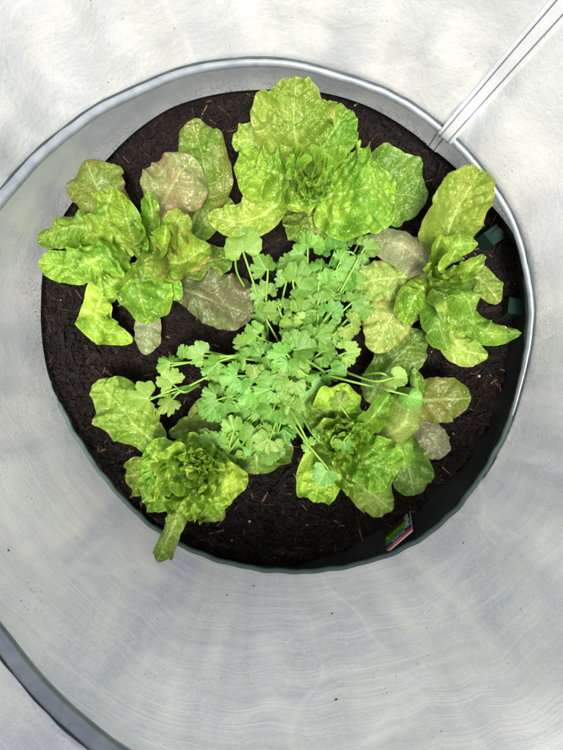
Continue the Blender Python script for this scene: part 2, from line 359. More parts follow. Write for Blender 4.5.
# fine scratches in all directions and beads of condensation
scr = b.noise(b.n('ShaderNodeVectorMath', {0: fv, 1: (40, 900, 0)}, operation='MULTIPLY').outputs[0], 1.0, 2, .5)
scr2 = b.noise(b.n('ShaderNodeVectorMath', {0: b.n('ShaderNodeVectorRotate', {'Vector': fv, 'Angle': 1.0}).outputs[0], 1: (45, 800, 0)}, operation='MULTIPLY').outputs[0], 1.0, 2, .5)
scm = b.math('MULTIPLY', b.math('ADD', b.ramp(scr, .62, .74), b.ramp(scr2, .64, .76)), b.ramp(b.noise(co, 16, 3), .45, .65))
colr = b.mix(b.math('MULTIPLY', scm, .75), colr, lin((250, 250, 250)))
bead = b.vor(co, 520); bd = b.n('ShaderNodeMapRange', {0: bead.outputs['Distance'], 1: .12, 2: .3, 3: 1.0, 4: 0.0}).outputs[0]
bd = b.math('MULTIPLY', bd, b.math('GREATER_THAN', b.n('ShaderNodeSeparateColor', {0: bead.outputs['Color']}).outputs[1], .6))
colr = b.mix(b.math('MULTIPLY', bd, b.ramp(cloud, .52, .66, 0, .3)), colr, lin((168, 174, 176)))
# rubbed milky patches and small dark specks of dirt inside them
pm = b.ramp(b.noise(co, 24, 4, .7, .4), .53, .62); rub = b.math('MULTIPLY', pm, b.ramp(fine, .48, .6))
colr = b.mix(b.math('MULTIPLY', rub, .6), colr, lin((222, 222, 212)))
vs = b.vor(co, 330); dk = b.n('ShaderNodeMapRange', {0: vs.outputs['Distance'], 1: .16, 2: .26, 3: 1.0, 4: 0.0}).outputs[0]
pk = b.n('ShaderNodeSeparateColor', {0: vs.outputs['Color']}).outputs[0]
dk = b.math('MULTIPLY', dk, b.math('GREATER_THAN', pk, .72)); dk = b.math('MULTIPLY', dk, b.ramp(b.noise(co, 21, 4, .7, .4), .57, .63))
colr = b.mix(b.math('MULTIPLY', dk, .75), colr, lin((92, 92, 78)))
vs2 = b.vor(co, 42); dk2 = b.n('ShaderNodeMapRange', {0: vs2.outputs['Distance'], 1: .03, 2: .06, 3: 1.0, 4: 0.0}).outputs[0]
colr = b.mix(b.math('MULTIPLY', dk2, b.math('GREATER_THAN', b.n('ShaderNodeSeparateColor', {0: vs2.outputs['Color']}).outputs[1], .7)), colr, lin((70, 62, 52)))
# soil splashed on the skirt, just above the hem
dn = b.math('MULTIPLY', b.ramp(b.noise(co, 480, 4, .7), .5, .62), b.n('ShaderNodeMapRange', {0: hgtc, 1: 0.0, 2: .045, 3: 1.0, 4: 0.0}).outputs[0])
dn = b.math('MULTIPLY', dn, b.ramp(b.noise(co, 30, 2), .36, .52)); dn = b.math('MULTIPLY', dn, b.math('SUBTRACT', 1.0, lowm))
colr = b.mix(b.math('MULTIPLY', dn, .8), colr, lin((70, 58, 46)))
hh = b.math('ADD', b.math('MULTIPLY', cloud2, .7), b.math('ADD', b.math('MULTIPLY', fine, .14), b.math('MULTIPLY', wisp, .3)))
hh = b.math('ADD', hh, b.math('MULTIPLY', bd, b.ramp(cloud, .5, .66, 0, .25)))
hh = b.math('ADD', hh, b.math('MULTIPLY', b.math('MULTIPLY', crw, cgate), .6))
hh = b.math('ADD', hh, b.math('MULTIPLY', b.math('MULTIPLY', lines, lowm), .22))
bp = b.n('ShaderNodeBump', {'Strength': .6, 'Distance': .004, 'Height': hh}).outputs[0]
pr = b.n('ShaderNodeBsdfPrincipled', {'Base Color': colr, 'Roughness': b.ramp(wisp, .3, .7, .18, .42), 'Normal': bp, 'Specular IOR Level': .7, 'Coat Weight': .3, 'Coat Roughness': .12})
tr = b.n('ShaderNodeBsdfTranslucent', {'Color': colr, 'Normal': bp})
mx = b.n('ShaderNodeMixShader', {0: .42, 1: pr.outputs[0], 2: tr.outputs[0]}); b.t.links.new(mx.outputs[0], b.out.inputs[0])
M_FILM = b.m
M_HEM = simple('teal_binding', (96, 118, 114), .55, bump=(500, .0008), var=.25, transl=.2)
M_PIPE = simple('dark_green_piping', (28, 50, 48), .5, var=.3)
b = NT('hoop_sleeve'); co = b.n('ShaderNodeTexCoord').outputs['Object']; n_ = b.noise(co, 70, 4, .6, .5)
cc = b.mix(b.ramp(n_, .35, .7), lin((128, 138, 150)), lin((158, 164, 171)))
pr = b.n('ShaderNodeBsdfPrincipled', {'Base Color': cc, 'Roughness': .3, 'Specular IOR Level': .6, 'Coat Weight': .4, 'Coat Roughness': .15, 'Metallic': .1,
      'Normal': b.n('ShaderNodeBump', {'Strength': .35, 'Distance': .002, 'Height': b.noise(co, 30, 2, .5, .8)}).outputs[0]})
mx = b.n('ShaderNodeMixShader', {0: .38, 1: pr.outputs[0], 2: b.n('ShaderNodeBsdfTransparent', {0: (.86, .9, .9, 1)}).outputs[0]})
b.t.links.new(mx.outputs[0], b.out.inputs[0]); M_HOOP = b.m
M_TAPE = simple('white_seam_tape', (250, 250, 250), .5, bump=(600, .0005), var=.03, transl=.62)
M_STITCH = simple('navy_stitching', (84, 96, 124), .6, var=.2)

hp_a, hp_r, hp_z = polar(HOOP)            # increasing anticlockwise from about -15 degrees
# continue the spiral wire upward out of the picture
ext = np.linspace(.25, 2.2, 10); hp_a2 = np.r_[hp_a, hp_a[-1]+ext]
hp_r2 = np.r_[hp_r, np.full(10, .287)]; hp_z2 = np.r_[hp_z, hp_z[-1]+.05*ext]
NA = 400
_p = P(432, 145, .014)-ctr
tf = math.atan2(_p[1], _p[0]) - np.pi/NA + np.linspace(0, 2*np.pi, NA, endpoint=False)     # the film starts and ends under the welded seam
tq = (tf-hp_a[0]) % (2*np.pi)+hp_a[0]
r0 = periodic(hem_a, hem_r, tf); z0 = periodic(hem_a, hem_z, tf)
aw = np.r_[hp_a, hp_a[0]+2*np.pi]; r1 = np.interp(tq, aw, np.r_[hp_r, hp_r[0]]); z1 = np.interp(tq, aw, np.r_[hp_z, hp_z[0]])
def smooth(v, k=9):
    h_ = np.hanning(k+2)[1:-1]; h_ /= h_.sum(); return np.convolve(np.r_[v[-k:], v, v[:k]], h_, 'same')[k:-k]
r1 = smooth(r1, 7); z1 = smooth(z1, 7)
r0 = smooth(r0, 5); z0 = smooth(z0, 5)
ZT = .43
rT = .285+.006*np.sin(2*tf+1)
def wobble(a, z, s=1.0):                   # the film's folds: broad, running mostly up the wall
    q = Vector((math.cos(a)*2.3, math.sin(a)*2.3, z*2.2)); q2 = Vector((math.cos(a)*7, math.sin(a)*7, z*9)); q3 = Vector((math.cos(a)*3, math.sin(a)*3, z*40)); q4 = Vector((math.cos(a)*5.5+z*1.5, math.sin(a)*5.5, z*1.2+4))
    dwn = .45+.55*max(0, -math.sin(a))
    return s*(-.020*dwn*(.28-abs(mn.noise(q4)))+.015*mn.noise(q)+.0055*mn.noise(q2)+.0007*mn.noise(q3))
rows_a, rows_b = 22, 46
V, FILM = [], []
def film_pt(i, s):                         # s 0..1 hem to hoop, 1..2 hoop to top
    a = tf[i]
    if s <= 1:
        t = s; r = r0[i]+(r1[i]-r0[i])*t; z = z0[i]+(z1[i]-z0[i])*t
        sag = math.sin(math.pi*t)
        r += sag*.004*min(1, (z1[i]-z0[i])/.06) + wobble(a, z)*sag*.6*min(1, (z1[i]-z0[i])/.08)
    else:
        t = s-1; r = r1[i]+(rT[i]-r1[i])*t; z = z1[i]+(ZT-z1[i])*t
        # bellies out between the turns of the wire
        e_ = min(1, t*6); r += math.sin(math.pi*t)*.012 + wobble(a, z)*e_*1.2
    return np.array([ctr[0]+r*math.cos(a), ctr[1]+r*math.sin(a), z])
for k in range(rows_a+rows_b):
    s = k/rows_a if k <= rows_a else 1+(k-rows_a)/(rows_b-1)
    for i in range(NA):
        p = film_pt(i, s); V.append(p)
        low = .5-.5*math.cos(2*math.pi*0) # placeholder for clarity
        dwn = max(0, -math.sin(tf[i]))**.8
        FILM.append((math.sin(tf[i])*.26+math.cos(tf[i])*.13, p[2]-z0[i], .12+.88*dwn))
# the film texture coordinate runs along the arc; the sheet's two ends meet under the seam
FILM = np.array(FILM); nrow = rows_a+rows_b
FILM[:, 0] = np.tile((tf-tf[0])*.27, nrow)
V = np.array(V).reshape(nrow, NA, 3); FILM = FILM.reshape(nrow, NA, 3)
V = np.concatenate([V, V[:, :1]], 1).reshape(-1, 3)
_l = FILM[:, :1].copy(); _l[:, :, 0] = 2*np.pi*.27; FILM = np.concatenate([FILM, _l], 1).reshape(-1, 3)
cover = empty('greenhouse_cover', (ctr[0], ctr[1], 0))
tag(cover, 'translucent milky plastic greenhouse cover rising around the planter on a spiral wire hoop', 'plant cover')
film = mesh('film_wall', V, grid_faces(nrow, NA+1), M_FILM, cover, attrs={'film': ('FLOAT_VECTOR', FILM)})
# hem binding: a flat teal strip folded over the lower edge, where the film ends on the planter's mouth
V = []
for (s, d) in [(0, .0016), (0, -.0016)]:
    pass
sec = [(-.0022, -.0030), (.0008, -.0028), (.0016, .0006), (.0006, .0040), (-.0022, .0044), (-.0028, .0006)]
for (dr, dz) in sec:
    for i in range(NA):
        a = tf[i]; hm = 1 if (z0[i] > .0118 and (math.sin(a) < .3 or a % (2*np.pi) < 1.25)) else .35
        wv = .0003*math.sin(37*a)+.0003*math.sin(61*a+1)
        r = r0[i]+dr*hm+wv; z = z0[i]+dz*hm+wv
        V.append((ctr[0]+r*math.cos(a), ctr[1]+r*math.sin(a), z))
hemfaces = [i for i in range(NA) if not (math.radians(15) < (tf[i] % (2*math.pi)) < math.radians(193))]
Fs = [tuple((s_ % 6)*NA+j for s_, j in ((k, i), (k+1, i), (k+1, (i+1) % NA), (k, (i+1) % NA))) for k in range(6) for i in hemfaces]
mesh('hem', V, Fs, M_HEM, cover)
# spiral wire in its sleeve, with piping above and below
al = np.linspace(hp_a2[0]+.02, hp_a2[-1], 700)
hr = np.interp(al, hp_a2, hp_r2); hz = np.interp(al, hp_a2, hp_z2)
k9 = np.hanning(25); k9 /= k9.sum()
hr = np.convolve(np.pad(hr, 12, 'edge'), k9, 'valid'); hz = np.convolve(np.pad(hz, 12, 'edge'), k9, 'valid')
wob = np.array([.0026*mn.noise(Vector((x*4, 1.7, 0)))+.0004*mn.noise(Vector((x*16, 5, 0))) for x in al])
hr += wob-.003
hrad = np.interp(al, [al[0], al[0]+.55, al[0]+2.2, al[0]+3.2, al[0]+4.2, al[-1]], [.0018, .0033, .0037, .0048, .0062, .0064])
path = np.stack([ctr[0]+hr*np.cos(al), ctr[1]+hr*np.sin(al), hz], 1)
hv, hf = tube_data(path, hrad, 14)
hoop = mesh('spiral_hoop', hv, hf, M_HOOP, cover)
for sgn in (-1, 1):
    offz = hrad*.93*sgn; offr = hrad*.35*sgn
    wv = np.array([.0012*mn.noise(Vector((x*14, sgn*3.1, 2))) for x in al])
    pp = np.stack([ctr[0]+(hr+offr+.0005)*np.cos(al), ctr[1]+(hr+offr+.0005)*np.sin(al), hz+offz+wv], 1)
    tube('piping', pp, .0010, M_PIPE, cover, 8)
# welded seam tape up the wall, with two rows of stitching
def seam(px0, pw0, pw1, name, mat, stitched):
    p0 = P(*px0)-ctr; a0 = math.atan2(p0[1], p0[0])
    i0 = int(round((a0-tf[0]) % (2*np.pi)/(2*np.pi)*NA)) % NA
    ss = np.r_[np.linspace(0, 1, 16), np.linspace(1.02, 2, 50)] if stitched else np.linspace(.45, 2, 50)
    V, L, Rr = [], [], []
    for s in ss:
        sh = -(max(0, s-.6)*4.5 if stitched else 0); k0 = math.floor(sh); fr = sh-k0      # the seam leans a little clockwise as it rises
        c = film_pt((i0+k0) % NA, s)*(1-fr)+film_pt((i0+k0+1) % NA, s)*fr; c2 = film_pt((i0+k0+1) % NA, s)*(1-fr)+film_pt((i0+k0+2) % NA, s)*fr
        tdir = (c2-c); tdir[2] = 0; tdir /= np.linalg.norm(tdir)
        inward = -(c-ctr); inward[2] = 0; inward /= np.linalg.norm(inward)
        wv = (pw0+(pw1-pw0)*min(1, s/1.6))/2
        q = c + inward*(.0022 if s > .9 else .0012)+np.array([0, 0, .0008])
        if abs(s-1) < .12: q = q+inward*.006
        for u in (-1, -.5, 0, .5, 1): V.append(q+tdir*wv*u)
        L.append(q+inward*.0006-tdir*wv*.55+np.array([0, 0, .0003])); Rr.append(q+inward*.0006+tdir*wv*.55+np.array([0, 0, .0003]))
    t_ = mesh(name, V, grid_faces(len(ss), 5), mat, cover)
    if stitched:
        for pth in (L, Rr): tube('stitching', spline(pth, 160)+np.array([[0, 0, 0.0]]), .00045, M_STITCH, cover, 6)
seam((432, 145, .014), .0120, .0175, 'seam_tape', M_TAPE, True)
seam((455, 512, .036), .0022, .003, 'weld_line', M_TAPE, False)

# ================================================================= LETTUCES
def leaf(parent, mat, mid, wl, wr=None, cup=.25, ruf=.10, rf=4.5, bl=.9, tilt=0.0, curl=0.0, tc=.66, seed=0, name='leaf', label=None, base=.12, notch=None, tipdip=0.0, stalk=True):
    rs = np.random.RandomState(seed*13+5)
    mid = np.array([P(*q) for q in mid]); wr = wl if wr is None else wr
    kz = np.mean(H-mid[:, 2])/F
    M = spline(mid, 200)
    L = np.r_[0, np.cumsum(np.linalg.norm(np.diff(M, axis=0), axis=1))]; Lt = L[-1]
    Wm = max(max(wl), max(wr))*kz
    nt = int(min(90, max(22, Lt/.0012))); nu = int(min(84, max(18, 2*Wm/.0012)))
    s = np.linspace(0, 1, nt); t = 1-(1-s)**1.45
    def at_(arr, q): return np.stack([np.interp(q*Lt, L, arr[:, k]) for k in range(3)], 1)
    M = at_(M, t)
    T = np.gradient(M, axis=0); T2 = T.copy(); T2[:, 2] = 0
    T2 /= np.linalg.norm(T2, axis=1)[:, None]+1e-9
    for _ in range(6): T2[1:-1] = (T2[:-2]+T2[1:-1]+T2[2:])/3
    S = np.stack([-T2[:, 1], T2[:, 0], np.zeros(nt)], 1); S /= np.linalg.norm(S, axis=1)[:, None]+1e-9
    def prof(wv):
        x = np.linspace(0, 1, len(wv)); v = np.interp(t, x, wv)
        v = np.convolve(np.pad(v, 4, 'edge'), np.ones(9)/9, 'valid')
        cap = np.where(t > tc, np.sqrt(np.clip(1-((t-tc)/(1-tc))**2, 0, 1)), 1)
        bs = np.clip(t/base, 0, 1)**.7 if base > 0 else 1
        return np.maximum(v*cap*(.25+.75*bs), .25)*kz
    WL, WR = prof(wl), prof(wr)
    u = np.linspace(-1, 1, nu+1)
    u = np.sign(u)*np.abs(u)**.9
    V, A = [], []
    o1, o2, o3 = rs.rand(3)*50
    ph = rs.rand(2)*6.28
    for i in range(nt):
        tt = t[i]
        for uu in u:
            side = 1 if uu > 0 else 0
            W = WL[i] if uu > 0 else WR[i]
            au = abs(uu)
            # irregular margin
            q = Vector((tt*4.5+o1, side*9.0, o2)); mg = 1+.13*mn.noise(q)*au+.05*mn.noise(q*4)*au+.012*mn.noise(q*14)*au
            if notch and side == notch[0]: mg -= notch[2]*math.exp(-((tt-notch[1])/.05)**2)*au**2
            lat = uu*W*mg
            p = M[i]+S[i]*lat
            wz = min(W, .028)
            rp = rf*2*math.pi*(tt*.85+.15*mn.noise(Vector((tt*3, o3, side*5))))+ph[side]
            z = 2.1*cup*wz*au**1.7*math.sin(min(1, tt*2)*math.pi/2) + tilt*lat
            z += ruf*wz*au**2.2*math.sin(rp)*2.6 + (.35+ruf)*wz*.05*au**5*math.sin(rp*3.1+o1)
            z -= curl*wz*max(0, au-.55)**1.6*3
            z += .6*wz*mn.noise(Vector((p[0]*42+o1, p[1]*42, o2)))*min(1, tt*3)
            z -= tipdip*max(0, tt-.7)**2*Lt
            # quilted blisters between the veins
            if bl > 0:
                dd = mn.voronoi(Vector((p[0]*125+o2, p[1]*125, p[2]*60+o1)))[0]
                z += bl*.0030*(math.sin(min(.5, dd[1]-dd[0])*math.pi)**.8-.5)*min(1, tt*4)*(1-.45*au**4)
                z += bl*.0010*mn.noise(Vector((p[0]*330, p[1]*330, o3)))
                z += bl*.0014*math.cos(2*math.pi*(tt*Lt-.75*abs(lat))/.0124)*min(1, au*3)*min(1, tt*3)
            z -= .0016*math.exp(-(lat/.0018)**2)*(1-tt)
            shift = ruf*wz*.9*au**2.6*math.cos(rp)
            p = p+T2[i]*shift; p[2] += z
            V.append(p); A.append((lat, tt*Lt, au if tt < .9 else max(au, (tt-.9)*10)))
    V = np.array(V)
    lo = .006
    V[:, 2] = np.where(V[:, 2] < lo+.004, lo+.004*np.exp((np.minimum(V[:, 2], lo+.004)-lo-.004)/.004), V[:, 2])
    o = mesh(name, V, grid_faces(nt, nu+1), LM[mat], parent, attrs={'leafco': ('FLOAT_VECTOR', A)})
    if label: o['label'] = label
    return o
def plant(name, px, py, label, cat, group=None):
    o = empty(name, P(px, py, 0)); return tag(o, label, cat, group)
def heart(parent, cx, cy, n, rad, z, mat, seed, ruf=.3, w_=11, tw=0.0, bl=1.4, cup=.9, squash=1.0):
    """the tight young leaves in the middle of a head"""
    rs = np.random.RandomState(seed)
    for k in range(n):
        a = tw+k*2.399+rs.normal()*.15; f = 1-.75*(k/n); r = rad*f
        ex, ey = cx+math.cos(a)*r, cy-math.sin(a)*r*squash
        mx_, my_ = cx+math.cos(a)*r*.55, cy-math.sin(a)*r*.55*squash
        zz = z+.022*(1-f)
        ww = w_*(.55+.55*f)
        leaf(parent, mat, [(cx, cy, z-.04), (mx_, my_, zz-.008), (ex, ey, zz+.006)], [ww*.4, ww*.8, ww, ww*.85], cup=cup, ruf=ruf, rf=4+rs.rand()*3, bl=bl, seed=seed*31+k, tc=.7)
GRP = 'lettuces growing round the edge of the planter'

# ---- left lettuce
A = plant('lettuce_plant', 140, 258, 'loose lettuce at the left of the planter, with brown-tinged and pink mottled outer leaves', 'lettuce', GRP)
leaf(A, 'olive', [(190,232,.025),(206,180,.042),(192,119,.048)], [12,20,26,27,17], [12,22,26,24,17], cup=.1, seed=1, ruf=.14, bl=.6, label='green leaf with a brown curled tip')
leaf(A, 'dark', [(192,240,.02),(212,218,.03),(232,200,.03)], [8,12,14,12], [8,14,18,14], cup=.1, seed=2)
leaf(A, 'dark', [(175,258,.025),(205,262,.038),(232,255,.032)], [10,16,18,14], [10,18,20,16], cup=.1, seed=3)
leaf(A, 'pink', [(152,216,.05),(171,188,.066),(193,156,.070)], [16,29,34,31,20], [16,26,31,30,20], cup=.05, ruf=.05, bl=.45, curl=.25, seed=4, label='pink and brown mottled leaf covered in pale spots')
leaf(A, 'olive', [(118,225,.02),(100,194,.036),(86,160,.040)], [16,26,28,24], [14,24,28,24], cup=-.05, ruf=.06, bl=.35, seed=5, label='dark olive leaf with reddish edge')
leaf(A, 'purple', [(166,283,.03),(208,299,.044),(253,316,.040)], [8,20,30,34,30], [6,14,22,24,20], cup=-.05, ruf=.10, bl=.45, seed=6, tc=.72, label='broad purple-brown leaf lying on the soil')
leaf(A, 'grey', [(148,290,.02),(148,325,.026),(146,355,.018)], [9,12,13,12], cup=.05, bl=.5, seed=7)
leaf(A, 'frill', [(118,270,.03),(98,300,.042),(100,326,.036),(133,340,.024)], [8,14,15,14,10], [8,14,15,15,12], cup=.2, ruf=.28, seed=8)
leaf(A, 'bright', [(122,250,.045),(78,226,.066),(37,240,.050)], [14,17,18,17,14], [14,17,17,15,13], cup=-.25, ruf=.24, seed=9, curl=.3)
leaf(A, 'bright', [(122,262,.045),(80,268,.062),(38,262,.050)], [12,17,17,15,12], [12,18,18,16,12], cup=.15, ruf=.14, seed=10)
leaf(A, 'frill', [(132,256,.05),(108,222,.085),(112,187,.092)], [16,26,29,26], [14,24,28,22], cup=-.35, ruf=.16, bl=1.6, seed=11)
leaf(A, 'frill', [(130,258,.055),(100,256,.092),(72,272,.078)], [12,20,22,18], [12,20,22,17], cup=-.35, ruf=.22, bl=1.7, seed=12)
leaf(A, 'redrim', [(155,254,.055),(172,232,.095),(184,213,.098)], [10,16,18,15], [10,18,21,18], cup=.3, ruf=.28, seed=13, label='upright leaf with reddish edges')
leaf(A, 'bright', [(146,250,.05),(152,218,.096),(148,192,.10)], [8,11,11,7], [8,11,11,7], cup=.5, ruf=.22, seed=14)
leaf(A, 'redrim', [(150,262,.055),(180,262,.088),(210,246,.094)], [12,20,26,26,18], [8,14,19,20,16], cup=.45, ruf=.2, seed=15)
leaf(A, 'bright', [(136,262,.055),(140,292,.088),(148,324,.068)], [20,26,30,29,20], [18,25,28,26,18], cup=-.3, ruf=.14, bl=.8, seed=16, tc=.55)
leaf(A, 'frill', [(150,272,.05),(168,285,.07),(180,300,.062)], [8,12,12,9], cup=.1, seed=17)
leaf(A, 'bright', [(140,258,.06),(130,228,.112),(122,200,.118)], [10,14,14,11], [10,15,16,12], cup=.55, ruf=.34, rf=3, seed=18)
leaf(A, 'bright', [(144,256,.06),(162,248,.105),(166,226,.115)], [8,11,12,9], [8,11,12,9], cup=.9, ruf=.2, seed=19)
leaf(A, 'redrim', [(138,256,.065),(146,262,.118),(142,282,.118)], [8,13,17,15], [8,13,16,14], cup=-.5, ruf=.34, rf=3, seed=20)
leaf(A, 'bright', [(138,250,.065),(140,232,.12),(134,222,.128)], [7,9,10,8], cup=.8, ruf=.3, seed=21)
leaf(A, 'frill', [(130,268,.055),(112,284,.08),(100,290,.075)], [8,12,13,10], cup=.3, ruf=.3, seed=22)

# ---- top lettuce
C = plant('lettuce_plant', 303, 188, 'large bright lettuce at the top of the planter with broad blistered leaves', 'lettuce', GRP)
leaf(C, 'dark', [(345,200,.03),(388,190,.05),(427,200,.046)], [20,34,42,36,24], [14,22,30,32,22], cup=.05, ruf=.08, bl=.7, seed=31, label='dark green leaf behind the broad right one')
leaf(C, 'yellow', [(268,158,.045),(250,140,.055),(232,140,.048)], [12,15,15,12], [12,18,18,14], cup=.1, bl=1.5, seed=32)
leaf(C, 'dark', [(304,200,.03),(312,226,.052),(314,248,.042)], [14,26,30,24], [14,26,30,24], cup=.05, bl=1.0, seed=33)
leaf(C, 'yellow', [(302,190,.045),(276,206,.068),(244,222,.076),(208,216,.064)], [4,5,16,20,18,14], [4,6,18,22,18,12], cup=.18, ruf=.10, bl=.7, seed=34, label='flat yellow-green spoon-shaped leaf')
leaf(C, 'bright', [(304,180,.05),(326,142,.084),(348,108,.082)], [10,18,22,19], [12,20,26,25,18], cup=.15, ruf=.12, bl=1.5, seed=35)
leaf(C, 'yellow', [(302,176,.05),(294,128,.092),(296,78,.086)], [14,32,41,42,34], [12,28,38,40,34], cup=.05, ruf=.12, bl=1.5, seed=36, tc=.6, label='tallest leaf, broad and spotted')
leaf(C, 'bright', [(300,184,.055),(268,170,.09),(234,168,.082)], [14,24,28,26,22], [14,22,26,26,22], cup=-.1, ruf=.18, bl=1.7, seed=37, tc=.7)
leaf(C, 'bright', [(312,194,.055),(356,190,.096),(396,190,.086)], [16,34,45,46,36], [12,34,48,46,32], cup=-.05, ruf=.14, rf=4, bl=1.3, seed=38, tc=.66, label='broad round leaf, smooth and bright')
leaf(C, 'frill', [(306,196,.06),(300,206,.10),(288,204,.10)], [8,12,12,9], cup=.3, ruf=.35, bl=1.5, seed=39)
heart(C, 306, 178, 9, 27, .094, 'frill', 5, ruf=.42, w_=12)
heart(C, 312, 192, 7, 20, .092, 'frill', 6, ruf=.42, w_=10)

# ---- right lettuce
D = plant('lettuce_plant', 434, 276, 'upright lettuce at the right of the planter with a tall spotted leaf against the hoop', 'lettuce', GRP)
leaf(D, 'dark', [(450,275,.035),(478,278,.052),(500,302,.045)], [8,13,15,11], [8,13,15,12], cup=.1, seed=51)
leaf(D, 'bright', [(450,302,.035),(486,332,.048),(522,333,.040)], [8,13,14,9,3], [8,12,13,10,3], cup=-.2, ruf=.1, bl=.6, tc=.85, seed=52)
leaf(D, 'pale', [(424,286,.035),(395,312,.060),(373,352,.056)], [14,20,23,22], [14,22,24,22], cup=-.05, ruf=.08, bl=.7, seed=53, label='pale dull green leaf, bottom left of the plant')
leaf(D, 'pale', [(426,278,.04),(388,278,.066),(352,286,.060)], [10,20,23,20], [8,14,18,15], cup=.05, ruf=.10, bl=.9, seed=54)
leaf(D, 'yellow', [(437,268,.05),(455,215,.082),(480,169,.086)], [18,30,32,26,16], [14,22,26,24,16], cup=.45, ruf=.08, bl=1.0, seed=55, tc=.7, label='tall yellow-green leaf folded along its rib, spotted')
leaf(D, 'grey', [(438,273,.05),(403,246,.080),(361,238,.066)], [8,17,19,15,6], [8,17,20,16,6], cup=-.35, ruf=.05, bl=.35, seed=56, tc=.8, label='grey-green leaf with large pale spots')
leaf(D, 'yellow', [(444,305,.045),(458,345,.062),(488,356,.052)], [8,14,14,12], [8,14,16,12], cup=-.1, ruf=.1, bl=.7, seed=57)
leaf(D, 'bright', [(434,282,.055),(438,318,.090),(448,350,.070)], [8,12,13,9], [8,14,15,10], cup=-.3, ruf=.2, bl=.5, seed=58)
leaf(D, 'bright', [(440,278,.055),(462,292,.102),(474,318,.094)], [10,16,18,14], [10,15,17,13], cup=-.2, ruf=.3, rf=3, bl=.6, seed=59)
leaf(D, 'bright', [(432,282,.055),(414,298,.094),(404,326,.084)], [10,15,16,12], [10,14,15,11], cup=-.5, ruf=.16, bl=1.3, seed=60)
leaf(D, 'bright', [(436,272,.06),(452,248,.104),(478,243,.10)], [8,12,13,10], [8,12,12,9], cup=-.25, ruf=.08, bl=.4, seed=61)
leaf(D, 'bright', [(436,268,.06),(436,250,.105),(442,235,.105)], [5,7,7,5], cup=.8, ruf=.25, seed=62)
leaf(D, 'bright', [(438,280,.065),(446,300,.115),(444,322,.108)], [7,11,12,9], [7,11,12,9], cup=-.5, ruf=.4, rf=3, bl=.7, seed=63)
leaf(D, 'frill', [(438,276,.065),(448,264,.118),(456,250,.124)], [7,10,11,9], [8,11,12,9], cup=.6, ruf=.42, rf=3, bl=.6, seed=64)
leaf(D, 'bright', [(440,276,.06),(466,270,.10),(484,256,.10)], [6,8,8,6], [6,10,10,7], cup=.5, ruf=.3, seed=65)
heart(D, 433, 276, 5, 14, .10, 'frill', 8, ruf=.25, w_=7, bl=.7)

# ---- lower right lettuce
Fp = plant('lettuce_plant', 340, 436, 'glossy lettuce at the lower right under coriander stalks, with round olive outer leaves', 'lettuce', GRP)
leaf(Fp, 'dark', [(368,402,.025),(394,362,.044),(424,332,.042)], [12,20,22,18], [12,20,24,20], cup=.05, bl=.7, seed=71)
leaf(Fp, 'grey', [(415,418,.02),(432,438,.030),(442,458,.022)], [10,14,16,14], [10,14,16,14], cup=.05, ruf=.1, bl=.35, seed=72)
leaf(Fp, 'dark', [(384,428,.02),(404,460,.036),(414,495,.034)], [18,26,27,22], [14,20,22,20], cup=-.05, ruf=.08, bl=.7, seed=73)
leaf(Fp, 'olive', [(408,402,.04),(440,400,.054),(471,398,.046)], [14,22,25,25], [14,22,25,25], cup=-.1, ruf=.04, bl=.4, seed=74, tc=.35, label='round olive leaf with a pale rib')
leaf(Fp, 'bright', [(418,400,.04),(416,384,.052),(414,368,.05)], [4,7,7,4], cup=.4, seed=75)
leaf(Fp, 'pale', [(378,440,.045),(404,424,.068),(414,388,.062)], [10,16,20,20], [10,16,18,18], cup=-.4, ruf=.05, bl=.3, seed=76, label='pale curled leaf turned over, browning at the top')
leaf(Fp, 'bright', [(392,430,.04),(402,452,.054),(405,472,.044)], [8,12,13,11], [8,12,13,11], cup=-.2, ruf=.06, bl=.5, seed=77)
leaf(Fp, 'yellow', [(348,468,.04),(368,490,.058),(392,510,.046)], [14,20,22,17], [12,18,20,16], cup=-.1, ruf=.16, bl=.8, seed=78, notch=(1, .86, .3), label='yellowing leaf with a brown nibbled tip')
leaf(Fp, 'dark', [(335,440,.05),(326,412,.082),(318,390,.08)], [12,18,20,16], [12,20,22,16], cup=.2, ruf=.1, bl=.9, seed=79)
leaf(Fp, 'frill', [(338,436,.05),(340,408,.090),(348,384,.090)], [16,24,28,22], [14,20,24,18], cup=.25, ruf=.22, bl=1.4, seed=80)
leaf(Fp, 'frill', [(338,448,.05),(322,474,.086),(314,502,.076)], [14,26,30,28,20], [14,22,24,22], cup=.14, ruf=.24, bl=1.7, seed=81)
leaf(Fp, 'frill', [(344,446,.055),(372,464,.092),(398,472,.082)], [14,24,30,30], [12,22,25,24], cup=.2, ruf=.14, bl=1.5, seed=82)
leaf(Fp, 'bright', [(350,434,.055),(372,418,.10),(390,394,.104)], [8,12,13,12], [8,11,12,11], cup=.8, ruf=.14, bl=.9, seed=83)
heart(Fp, 340, 438, 9, 28, .090, 'frill', 11, ruf=.36, w_=14, bl=1.4)

